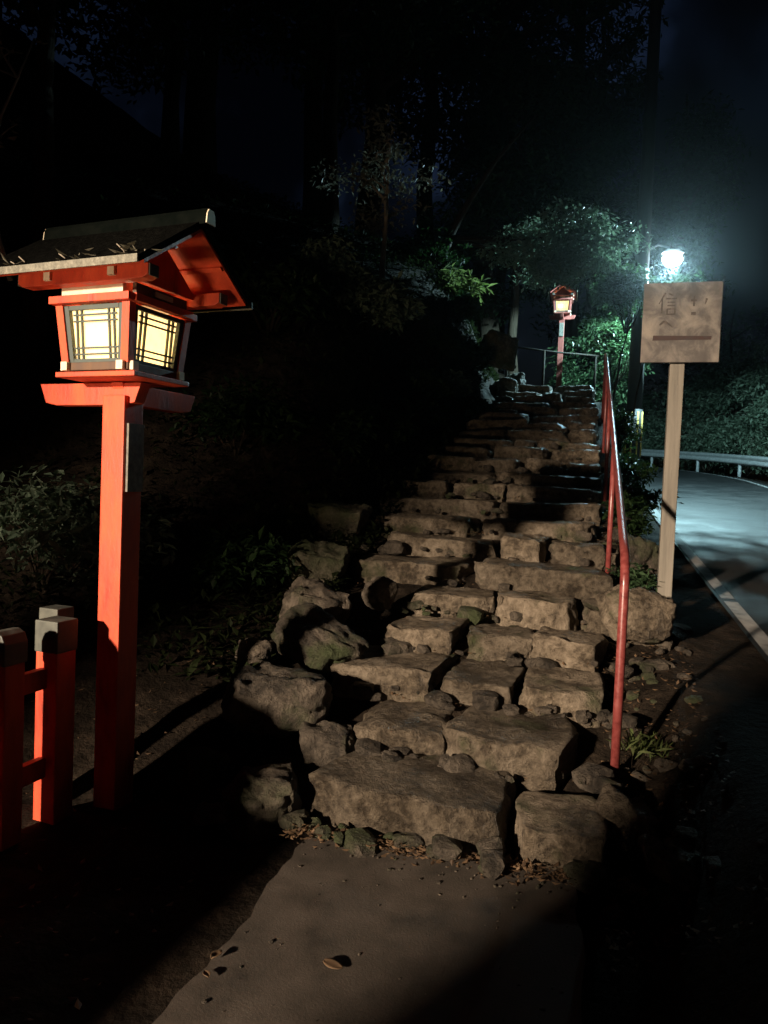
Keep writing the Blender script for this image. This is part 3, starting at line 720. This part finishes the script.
flat_leaf('crumpled leaf near the shaded edge of the path', -0.46, 2.22, 0.045, 1.0, 0.5)
flat_leaf('smaller crumpled leaf at the shaded edge of the path, nearest the camera', -0.47, 2.13, 0.034, 2.2, 0.5)

# ------------------------------------------------------------------ lanterns
def make_lantern(loc, rz, even=False):
    root = empty('wooden_lantern', loc, rz)
    V_, C_ = (M['vermilion_lamp_tinted'] if even else M['vermilion']), M['cream']
    yp = 0.20 if even else 0.235
    ph = 0.061
    mb = MB(); mb.box((ph*2, ph*2, 2.0), (0, 0, 0.83), bevel=0.006)
    mb.build('post', V_, root)
    # name plate on the right face of the post
    pl = MB().box((0.012, 0.098, 0.30), (ph + 0.008, 0.004, 1.56), bevel=0.002).build('name_plate', M['plate'], root)
    # crossed arms with slanting ends
    def arm(L0, L1, zc, h, w, axis):
        pts = [(-L0, zc+h/2), (L1, zc+h/2), (L1-0.035, zc-h/2+0.012), (L1-0.10, zc-h/2), (-L0+0.10, zc-h/2), (-L0+0.035, zc-h/2+0.012)]
        m = MB().prism(pts, -w/2, w/2, axis=axis, bevel=0.004)
        return m.build('cross_arm', V_, root)
    a0, a1 = (0.30, 0.30) if even else (0.46, 0.125)
    arm(a0, a1, 1.838, 0.098, 0.066, 'y')      # along local x
    a0, a1 = (0.30, 0.30) if even else (0.045, 0.47)
    arm(a0, a1, 1.841, 0.094, 0.064, 'x')      # along local y
    # base plank
    MB().box((0.43, 0.36, 0.022), (0, 0, 1.9045), bevel=0.004).build('base_board', V_, root)
    hb, ht, z0, z1 = 0.160, 0.181, 1.950, 2.193
    # dark sill
    sill = MB().box((0.355, 0.355, 0.034), (0, 0, 1.9375), bevel=0.004)
    sill.build('sill', M['darkwood'], root)
    def side(k):           # rotation for the four faces: local -y, +x, +y, -x
        return Matrix.Rotation(k*math.pi/2, 4, 'Z')
    def add_rot(mb, k):
        mb.bm.transform(side(k)); return mb
    # white tenon ends at the foot: two on every face
    for k in range(4):
        for s in (-1, 1):
            mb = MB().box((0.034, 0.05, 0.036), (s*0.15, -0.172, 1.9375+0.001*k))
            add_rot(mb, k).build('tenon_end', C_, root)
    # leaning corner posts
    for sx in (-1, 1):
        for sy in (-1, 1):
            mb = MB(); bm = bmesh.new(); pw = 0.019
            b = [(hb*sx+dx*pw, hb*sy+dy*pw, z0) for dx, dy in ((-1, -1), (1, -1), (1, 1), (-1, 1))]
            t = [(ht*sx+dx*pw, ht*sy+dy*pw, z1) for dx, dy in ((-1, -1), (1, -1), (1, 1), (-1, 1))]
            vb = [bm.verts.new(p) for p in b]; vt = [bm.verts.new(p) for p in t]
            bm.faces.new(vb); bm.faces.new(vt)
            for q in range(4): bm.faces.new((vb[q], vb[(q+1) % 4], vt[(q+1) % 4], vt[q]))
            bmesh.ops.recalc_face_normals(bm, faces=list(bm.faces)); mb._add(bm)
            mb.build('corner_post', V_, root)
    # window panels, leaning with the posts
    lean = math.atan((ht-hb)/(z1-z0))
    for k in range(4):
        wz, hh = 0.147, (z1-z0)
        def L(mb):      # panel space (x across, z up from panel foot) to lantern space
            mb.bm.transform(Matrix.Translation((0, -hb, z0)) @ Matrix.Rotation(lean, 4, 'X')); return add_rot(mb, k)
        fr = MB()
        fw = 0.028
        wt = wz + 0.018
        fr.prism([(-wz, 0.0), (-wz+fw, 0.0), (-wt+fw, hh), (-wt, hh)], -0.010, 0.010, 'y')
        fr.prism([(wz, 0.0), (wz-fw, 0.0), (wt-fw, hh), (wt, hh)], -0.010, 0.010, 'y')
        fr.box((2*wz-2*fw-0.002, 0.020, 0.020), (0, 0, 0.010)); fr.box((2*wt-2*fw-0.006, 0.020, 0.018), (0, 0, hh-0.010))
        frame = L(fr).build('window_frame', M['lattice'], root)
        L(MB().box((2*wz-0.01, 0.006, hh-0.01), (0, 0.012, hh/2))).build('paper_pane', M['paper'], root)
        lt = MB(); bw = 0.0072
        for x in (-0.098, -0.072, 0.072, 0.098):
            lt.box((bw, 0.010, hh-0.04), (x*1.02, -0.0005, hh/2))
        for z in (0.040, 0.066, hh-0.066, hh-0.040):
            lt.box((2*wz-2*fw-0.004, 0.008, bw), (0, -0.0015, z))
        L(lt).build('lattice', M['lattice'], frame)
    # head rail, frieze
    for k in range(4):
        ln_ = 0.43 if k % 2 == 0 else 0.375
        add_rot(MB().box((ln_, 0.036, 0.032), (0, -0.2065, 2.211 + (0.0 if k % 2 == 0 else 0.0015)), bevel=0.003), k).build('head_rail', V_, root)
        add_rot(MB().box((0.33, 0.02, 0.048), (0, -0.192, 2.253), bevel=0.003), k).build('frieze_board', C_ if k % 2 == 0 else M['darkwood'], root)
    add_rot(MB().box((0.11, 0.01, 0.022), (0.0, -0.208, 2.253), bevel=0.002), 1).build('frieze_slot', C_, root)
    # purlins along x at both eaves, with white rafter ends
    for s in (-1, 1):
        pu = MB().prism([(-0.345, 2.318), (0.345, 2.318), (0.345, 2.275), (0.32, 2.262), (-0.32, 2.262), (-0.345, 2.275)], s*yp-0.03, s*yp+0.03, 'y', bevel=0.003).build('purlin', V_, root)
        for e in (-1, 1):
            MB().box((0.006, 0.052, 0.046), (e*0.3485, s*yp, 2.293)).build('purlin_cap', M['capmetal'], pu)
        for x in (-0.17, 0.17):
            MB().box((0.034, 0.014, 0.036), (x, s*(yp+0.037), 2.296)).build('rafter_end', C_, root)
    # gable beam and tie
    for e in (-1, 1):
        mb = MB().prism([(-0.235, 2.29), (0.235, 2.29), (0.0, 2.475)], e*0.195-0.01, e*0.195+0.01, 'x')
        mb.build('gable_panel', V_, root)
    # roof: two slopes, each a red boarded underside and a thin shingled top
    xr0, xr1 = -0.40, 0.40
    zr_, ze, ye = (2.515, 2.318, 0.27) if even else (2.515, 2.288, 0.345)
    for s in (-1, 1):
        th_ = 0.016
        under = MB().prism([(0.0, zr_), (s*ye, ze), (s*ye, ze+th_), (0.0, zr_+th_)], xr0+0.01, xr1-0.006, 'x')
        under.build('roof_boards', V_, root)
        sl = MB().prism([(0.0, zr_+th_+0.002), (s*(ye+0.035), ze-0.022+th_+0.002), (s*(ye+0.035), ze-0.022+th_+0.03), (0.0, zr_+th_+0.036)], xr0-0.09, xr1+0.004, 'x')
        o = sl.build('roof_shingles', M['roof'], root)
        ye2, ze2 = s*(ye+0.036), ze-0.022+th_
        MB().prism([(ye2, ze2), (ye2+s*0.012, ze2-0.002), (ye2+s*0.012, ze2+0.028), (ye2, ze2+0.030)], xr0-0.088, xr1+0.002, 'x').build('eave_edge', M['eave'], o)
        # purlin half way up the slope, running out to the gable ends
        MB().box((0.78, 0.022, 0.010), (0.0, s*0.155, 2.515-0.155*0.658-0.009), rot=Matrix.Rotation(-s*0.582, 3, 'X'), bevel=0.002).build('mid_purlin', M['vermilion'], root)
    # bracing strip under the slope
    rb = MB().prism([(-0.035, 2.535), (0.035, 2.535), (0.030, 2.585), (0.018, 2.604), (-0.018, 2.604), (-0.030, 2.585)], xr0-0.06, xr1+0.035, 'x', bevel=0.004).build('ridge_cap', M['ridge'], root)
    for e, xe in ((1, xr1+0.035), (-1, xr0-0.06)):
        MB().prism([(-0.031, 2.54), (0.031, 2.54), (0.026, 2.582), (0.016, 2.599), (-0.016, 2.599), (-0.026, 2.582)], xe+e*0.0005, xe+e*0.006, 'x').build('ridge_end', M['cream'], rb)
    return root
LROT = -22.5
lant = make_lantern((-1.175, 3.298, 0.0), R(LROT))
tag(lant, 'large vermilion wooden lantern on a square post beside the fence', 'lantern', 'vermilion lanterns along the steps')
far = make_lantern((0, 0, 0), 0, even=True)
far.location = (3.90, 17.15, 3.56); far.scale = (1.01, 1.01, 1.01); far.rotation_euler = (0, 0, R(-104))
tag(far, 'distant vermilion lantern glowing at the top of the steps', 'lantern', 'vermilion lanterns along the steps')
# the roof of the near lantern carries fallen twigs and leaves
tv = MB()
rg = random.Random(9)
cr, sr = math.cos(R(LROT)), math.sin(R(LROT))
def lw(x, y, z): return Vector((-1.175 + x*cr - y*sr, 3.298 + x*sr + y*cr, z))
vs_, fs_ = [], []
for cx_ in (-0.22, -0.27, 0.10, 0.14, 0.36, 0.33, 0.0, 0.3):
    for _ in range(5):
        x = cx_ + rg.gauss(0, 0.025); p = lw(x, -0.345 + rg.gauss(0, 0.02), 2.318 + rg.uniform(0.0, 0.035))
        litter_at(p, rg.uniform(0.025, 0.055), rg)
    p = lw(cx_, -0.34, 2.32)
    q_ = p + Vector((rg.uniform(-0.04, 0.04), rg.uniform(-0.03, 0.03), rg.uniform(0.012, 0.045)))
    tv.tube([p, p.lerp(q_, 0.5) + Vector((0.01, 0, 0)), q_], 0.0025, 5)
tw_ = tv.build('roof_twigs', M['palebark'])
tag(tw_, 'thin dry twigs caught on the eave of the near lantern', 'twigs', kind='stuff')
tag(mesh_obj('roof_leaf_litter', vs_, fs_, M['leaf_grey']), 'dry leaves caught on the eave of the near lantern', 'fallen leaves', kind='stuff')

# ------------------------------------------------------------------ fence
fz = empty('picket_fence', (-1.37, 3.12, 0.0), R(-21))
tag(fz, 'low vermilion picket fence with grey-capped posts', 'fence')
def picket(y, x, w, h, round_top=False):
    mb = MB().box((w, w*0.92, h-0.13), (x, y, (h-0.13)/2), bevel=0.005)
    p = mb.build('picket', M['vermilion'], fz)
    if round_top:
        wv = w/2 + 0.004; z0 = h-0.132
        pts = [(-wv, z0), (wv, z0), (wv, z0+0.085), (wv*0.72, z0+0.118), (wv*0.25, z0+0.132), (-wv*0.25, z0+0.132), (-wv*0.72, z0+0.118), (-wv, z0+0.085)]
        c = MB().prism([(x+a, b) for a, b in pts], y-wv, y+wv, 'y', bevel=0.004)
    else:
        c = MB().box((w+0.008, w+0.002, 0.135), (x, y, h-0.065), bevel=0.006)
    c.build('picket_cap', M['capmetal'], p)
picket(0.0, 0.0, 0.115, 0.86)
for k in range(1, 17):
    picket(-0.255*k, -0.005, 0.105, 0.86, True)
for z in (0.62, 0.24):
    MB().box((0.034, 4.3, 0.085), (-0.01, -2.1, z), bevel=0.003).build('fence_rail', M['vermilion'], fz)
picket(0.17, -0.17, 0.10, 0.87)
# ------------------------------------------------------------------ handrail
hr = empty('handrail', W(0.6, 0.665, 0.0))
tag(hr, 'red painted pipe handrail climbing the right edge of the steps', 'handrail')
o0 = Vector(hr.location)
def hp(u, dz, v=0.665): return W(u, v, 0.09 + 0.30*u + dz) - o0
rp = 0.0215
f = hp(0.6, 0.87)
pts = [hp(0.6, -0.15), hp(0.6, 0.3), hp(0.605, 0.80), hp(0.615, 0.845), hp(0.65, 0.88), hp(0.72, 0.905)] + [hp(u, 0.90) for u in np.linspace(0.9, 8.2, 12)] + [hp(8.3, 0.86), hp(8.34, 0.80), hp(8.34, -0.2)]
MB().tube(pts, rp, 14).build('rail', M['rail_red'], hr)
for u in (2.85, 4.75, 6.6):
    MB().tube([hp(u, -0.2), hp(u, 0.4), hp(u, 0.885)], rp*0.92, 12).build('rail_post', M['rail_red'], hr)

# ------------------------------------------------------------------ sign board on its post
sg = empty('notice_sign', (2.0, 5.2, hz(2.0, 5.2)), R(-16))
tag(sg, 'weathered wooden notice board on a pale square post', 'sign')
zb = 2.40 - sg.location.z
MB().box((0.095, 0.09, 2.05+0.3), (0, 0.015, (2.05-0.3)/2), bevel=0.006).build('post', M['postwood'], sg)
bd = MB()
bd.box((0.505, 0.04, 0.545), (0.005, -0.055, zb+0.2725), bevel=0.005)
bd = bd.build('board', M['board'], sg)
# brushed characters, much faded, and the dark painted bar
ink = MB()
yb = -0.0775
def stroke(x0, z0, x1, z1, w=0.012, w2=None):
    a = math.atan2(z1-z0, x1-x0); L = math.hypot(x1-x0, z1-z0)
    w2 = w if w2 is None else w2
    pts = [(0, -w/2), (L*0.5, -(w+w2)*0.27), (L, -w2/2), (L, w2/2), (L*0.5, (w+w2)*0.27), (0, w/2)]
    c, s = math.cos(a), math.sin(a)
    ink.prism([(x0 + p*c - q*s, zb + z0 + p*s + q*c) for p, q in pts], yb, yb+0.006, 'y')
# left column: person-radical with a boxed mouth, then the particle
stroke(-0.105, 0.475, -0.145, 0.40, .012, .006); stroke(-0.125, 0.435, -0.125, 0.335, .010)
stroke(-0.085, 0.47, -0.055, 0.455, .010); stroke(-0.10, 0.435, -0.03, 0.435, .009); stroke(-0.09, 0.41, -0.04, 0.41, .008); stroke(-0.09, 0.388, -0.04, 0.388, .008)
stroke(-0.09, 0.366, -0.09, 0.325, .010); stroke(-0.09, 0.364, -0.04, 0.364, .009); stroke(-0.04, 0.366, -0.04, 0.325, .010); stroke(-0.09, 0.328, -0.04, 0.328, .009)
stroke(-0.135, 0.255, -0.103, 0.283, .010, .014); stroke(-0.103, 0.283, -0.045, 0.238, .014, .006)
# right column, nearly worn off
stroke(0.06, 0.42, 0.10, 0.42, .014); stroke(0.08, 0.45, 0.08, 0.38, .011); stroke(0.065, 0.33, 0.095, 0.33, .020); stroke(0.16, 0.43, 0.15, 0.39, .014, .007)
ink.build('lettering', M['ink'], bd)
MB().prism([(-0.175, zb+0.150), (0.20, zb+0.152), (0.203, zb+0.176), (-0.172, zb+0.184)], yb, yb+0.006, 'y').build('painted_bar', M['inkbar'], bd)

# ------------------------------------------------------------------ utility pole with the street lamp
up = empty('utility_pole', G(13.8, 1.40), 0)
tag(up, 'concrete utility pole with striped guard and street lamp', 'utility pole')
MB().tube([(0, 0, -0.3), (0, 0, 3), (0, 0, 7), (0, 0, 10.5)], [0.165, 0.155, 0.135, 0.115], 20).build('pole', M['pole'], up)
gd = MB().tube([(0, 0, 0.8), (0, 0, 1.85)], [0.176, 0.172], 24).build('pole_guard', M['poleband'], up)
st = MB()
for k in range(9):
    a0 = 2*math.pi*k/9
    st.tube([(0.178*math.cos(a0), 0.178*math.sin(a0), 0.85), (0.176*math.cos(a0), 0.176*math.sin(a0), 1.8)], 0.02, 6)
st.build('guard_stripes', M['yellow'], gd)
# lamp position
LP = Vector((5.89, 15.9, 6.52)); l = LP - Vector(up.location)
MB().tube([(0, 0, l.z+0.05), (l.x*0.5, l.y*0.5, l.z+0.22), (l.x*0.9, l.y*0.9, l.z+0.17)], 0.024, 10).build('lamp_arm', M['lamphouse'], up)
dirv = Vector((l.x, l.y, 0)).normalized()
hd = MB().prism([(-0.22, 0.05), (-0.16, 0.115), (0.10, 0.13), (0.22, 0.05)], -0.09, 0.09, 'y', bevel=0.01).build('lamp_head', M['lamphouse'], up, loc=l)
gl = MB(); bm = bmesh.new(); bmesh.ops.create_uvsphere(bm, u_segments=20, v_segments=12, radius=0.18)
bm.transform(Matrix.Diagonal((1.15, 1.0, 0.85, 1)));
for f_ in bm.faces: f_.smooth = True
gl._add(bm); gl.build('lamp_globe', M['lamp'], up, loc=l + Vector((0, 0, -0.07)))

# ------------------------------------------------------------------ guardrail along the far side of the road
def road_pt(t, w, dz=0.0):
    if t <= UC: p = W(t, VC+w)
    else:
        a = (t-UC)/RC; p = W(UC + (RC+w)*math.sin(a), VC - RC + (RC+w)*math.cos(a))
    p.z = float(road_z(t)) + dz; return p
gr = empty('guardrail', road_pt(12, 2.25)); tag(gr, 'steel guardrail along the far side of the road', 'guardrail')
g0 = Vector(gr.location)
prof = [(0, -0.16), (0.05, -0.11), (0.05, -0.06), (0.0, -0.02), (0.0, 0.02), (0.05, 0.06), (0.05, 0.11), (0, 0.16)]
vs_, fs_ = [], []
ts = np.linspace(4, 60, 120)
for t in ts:
    for dw, dz in prof: vs_.append(road_pt(t, 2.25-dw, 0.55+dz) - g0)
npf = len(prof)
for j in range(len(ts)-1):
    for i in range(npf-1):
        a = j*npf+i; fs_.append((a, a+1, a+npf+1, a+npf))
rl = mesh_obj('rail_beam', vs_, fs_, M['steel'], gr, smooth=True)
md = rl.modifiers.new('s', 'SOLIDIFY'); md.thickness = 0.006
for t in np.arange(5, 60, 3.0):
    p = road_pt(t, 2.30) - g0
    MB().tube([p + Vector((0, 0, -0.3)), p + Vector((0, 0, 0.7))], 0.055, 10).build('rail_post', M['steel'], gr)

# low railing beside the far lantern
lr = empty('low_railing', G(12.4, -0.9)); tag(lr, 'thin dark wooden railing beside the distant lantern', 'railing')
b0 = Vector(lr.location)
ends = [Vector((2.25, 14.6, 4.25)), Vector((4.35, 15.6, 4.30))]
MB().tube([ends[0]-b0, ends[0].lerp(ends[1], 0.5)-b0 + Vector((0, 0, -0.02)), ends[1]-b0], 0.02, 8).build('top_rail', M['bark'], lr)
for t in (0.02, 0.40, 0.97):
    p = ends[0].lerp(ends[1], t) - b0
    MB().tube([p + Vector((0, 0, -1.3)), p + Vector((0, 0, 0.0))], 0.026, 8).build('railing_post', M['bark'], lr)

# a bare branch with curled leaves in the upper left, held by the hillside tree
rg = random.Random(31)
db = empty('dead_branch', (-2.25, 4.4, 3.55)); tag(db, 'bare twisted branch with withered leaves above the near lantern', 'branch')
mb = MB(); tips = []
def twig(a, b, r, dpt):
    pth = limb_path(rg, a, b, 0.10*(b-a).length, 7); mb.tube(pth, [r*(1-0.75*t) for t in np.linspace(0, 1, 7)], 6); tips.append(b)
    if dpt:
        for _ in range(3):
            s = pth[rg.randint(2, 6)]; twig(s, s + Vector((rg.uniform(-.3, .4), rg.uniform(-.2, .2), rg.uniform(-.05, .35)))*(b-a).length*0.55, r*0.55, dpt-1)
twig(Vector((-0.1, 0.2, -0.9)), Vector((0.12, 0, 0.42)), 0.017, 2)
mb.build('wood', M['palebark'], db)
vs_, fs_ = [], []
for p in tips:
    for _ in range(2): litter_at(p + Vector((rg.gauss(0, .02), rg.gauss(0, .02), rg.gauss(0, .02))), rg.uniform(0.04, 0.08), rg)
mesh_obj('withered_leaves', vs_, fs_, M['leaf_grey'], db)

# unseen cedar added behind the viewer's left: its trunk shades the right-hand verge
tree('cedar_tree', 'thick unseen cedar added behind the viewpoint to shade the right-hand verge', None, (-3.35, -2.45, hz(-3.35, -2.45)), 15, 0.52, (0.75, 2.0, 4.0), 47, 'leaf_dark', n=5000, size=0.3, nclump=40, clump_r=1.1, aspect=3.0, limbs=12)

tree('cedar_tree', 'slim unseen cedar added far behind the viewpoint to shade the left bank', None, (-8.49, -6.0, hz(-8.49, -6.0)), 15, 0.36, (0.75, 2.0, 4.0), 48, 'leaf_dark', n=5000, size=0.3, nclump=40, clump_r=1.1, aspect=3.0, limbs=12)  # second cedar added out of view to keep the floodlight off the left bank

# ------------------------------------------------------------------ light
w = bpy.data.worlds.new('World'); sc.world = w; w.use_nodes = True
nt = w.node_tree; bg = nt.nodes['Background']
sky = N(nt, 'ShaderNodeTexSky', sky_type='NISHITA'); sky.sun_disc = False; sky.sun_elevation = R(1.0); sky.sun_rotation = R(200)
tint = N(nt, 'ShaderNodeMix', data_type='RGBA', blend_type='MULTIPLY'); tint.inputs[0].default_value = 1.0
tc_ = N(nt, 'ShaderNodeTexCoord'); cn = N(nt, 'ShaderNodeTexNoise'); cn.inputs['Scale'].default_value = 5.0; cn.inputs['Detail'].default_value = 5
nt.links.new(tc_.outputs['Generated'], cn.inputs['Vector'])
cr_ = ramp(nt, [(0.45, (0.05, 0.06, 0.14)), (0.56, (0.2, 0.28, 0.6)), (0.68, (1.1, 1.5, 3.2))])
nt.links.new(cn.outputs['Fac'], cr_.inputs['Fac'])
nt.links.new(sky.outputs['Color'], tint.inputs[6]); nt.links.new(cr_.outputs['Color'], tint.inputs[7])
nt.links.new(tint.outputs[2], bg.inputs['Color']); bg.inputs['Strength'].default_value = 0.010

def light(name, kind, loc, power, color, **kw):
    d = bpy.data.lights.new(name, kind); d.energy = power; d.color = color
    for k, v in kw.items(): setattr(d, k, v)
    o = bpy.data.objects.new(name, d); o.location = loc; return link(o)
key = light('forecourt_floodlight', 'SPOT', (-11.8, -11.0, 4.9), 39000, (1.0, 0.80, 0.60), spot_size=R(29), spot_blend=1.0, shadow_soft_size=0.32)
key.rotation_euler = (Vector((0.25, 3.4, 0.15)) - Vector(key.location)).to_track_quat('-Z', 'Y').to_euler()
gf = light('ground_floodlight', 'SPOT', (-2.97, 0.144, 0.50), 280, (1.0, 0.74, 0.48), spot_size=R(42), spot_blend=0.7, shadow_soft_size=0.22)
gf.rotation_euler = (Vector((-1.25, 3.2, 1.75)) - Vector(gf.location)).to_track_quat('-Z', 'Y').to_euler()
light('lantern_bulb', 'POINT', (-1.175, 3.298, 2.06), 1.3, (1.0, 0.88, 0.64), shadow_soft_size=0.035)
light('far_lantern_bulb', 'POINT', (3.90, 17.15, 3.56+2.07), 2.2, (1.0, 0.88, 0.64), shadow_soft_size=0.035)
light('street_lamp_light', 'SPOT', LP + Vector((0, 0, -0.32)), 4200, (0.52, 0.91, 1.0), spot_size=R(180), spot_blend=0.12, shadow_soft_size=0.045)

# night air, faintly misty round the lamps
hz_m = bpy.data.materials.new('night_haze'); hz_m.use_nodes = True
nt = hz_m.node_tree; nt.nodes.remove(nt.nodes['Principled BSDF'])
pv_ = N(nt, 'ShaderNodeVolumePrincipled'); pv_.inputs['Density'].default_value = 0.00032; pv_.inputs['Anisotropy'].default_value = 0.94
pv_.inputs['Color'].default_value = (0.85, 0.9, 0.95, 1)
nt.links.new(pv_.outputs['Volume'], nt.nodes['Material Output'].inputs['Volume'])
hb_ = MB().box((480, 480, 100), (0, 0, 20)).build('haze', hz_m)
tag(hb_, 'thin night mist hanging over the whole slope', 'haze', kind='stuff')

# ------------------------------------------------------------------ camera
cd = bpy.data.cameras.new('camera'); cam = bpy.data.objects.new('camera', cd); link(cam)
cd.sensor_fit = 'AUTO'; cd.sensor_width = 36; cd.lens = 740*36/1024; cd.clip_end = 600; cd.clip_start = 0.05
cam.matrix_world = Matrix.Translation((0, 0, 1.5)) @ Matrix.Rotation(R(90-2.35), 4, 'X') @ Matrix.Rotation(R(2.3), 4, 'Z')
sc.camera = cam
sc.view_settings.view_transform = 'Standard'; sc.view_settings.look = 'None'
sc.view_settings.exposure = 0; sc.view_settings.gamma = 1
sc.cycles.use_denoising = True
sc.cycles.sample_clamp_indirect = 4.0
sc.cycles.max_bounces = 5
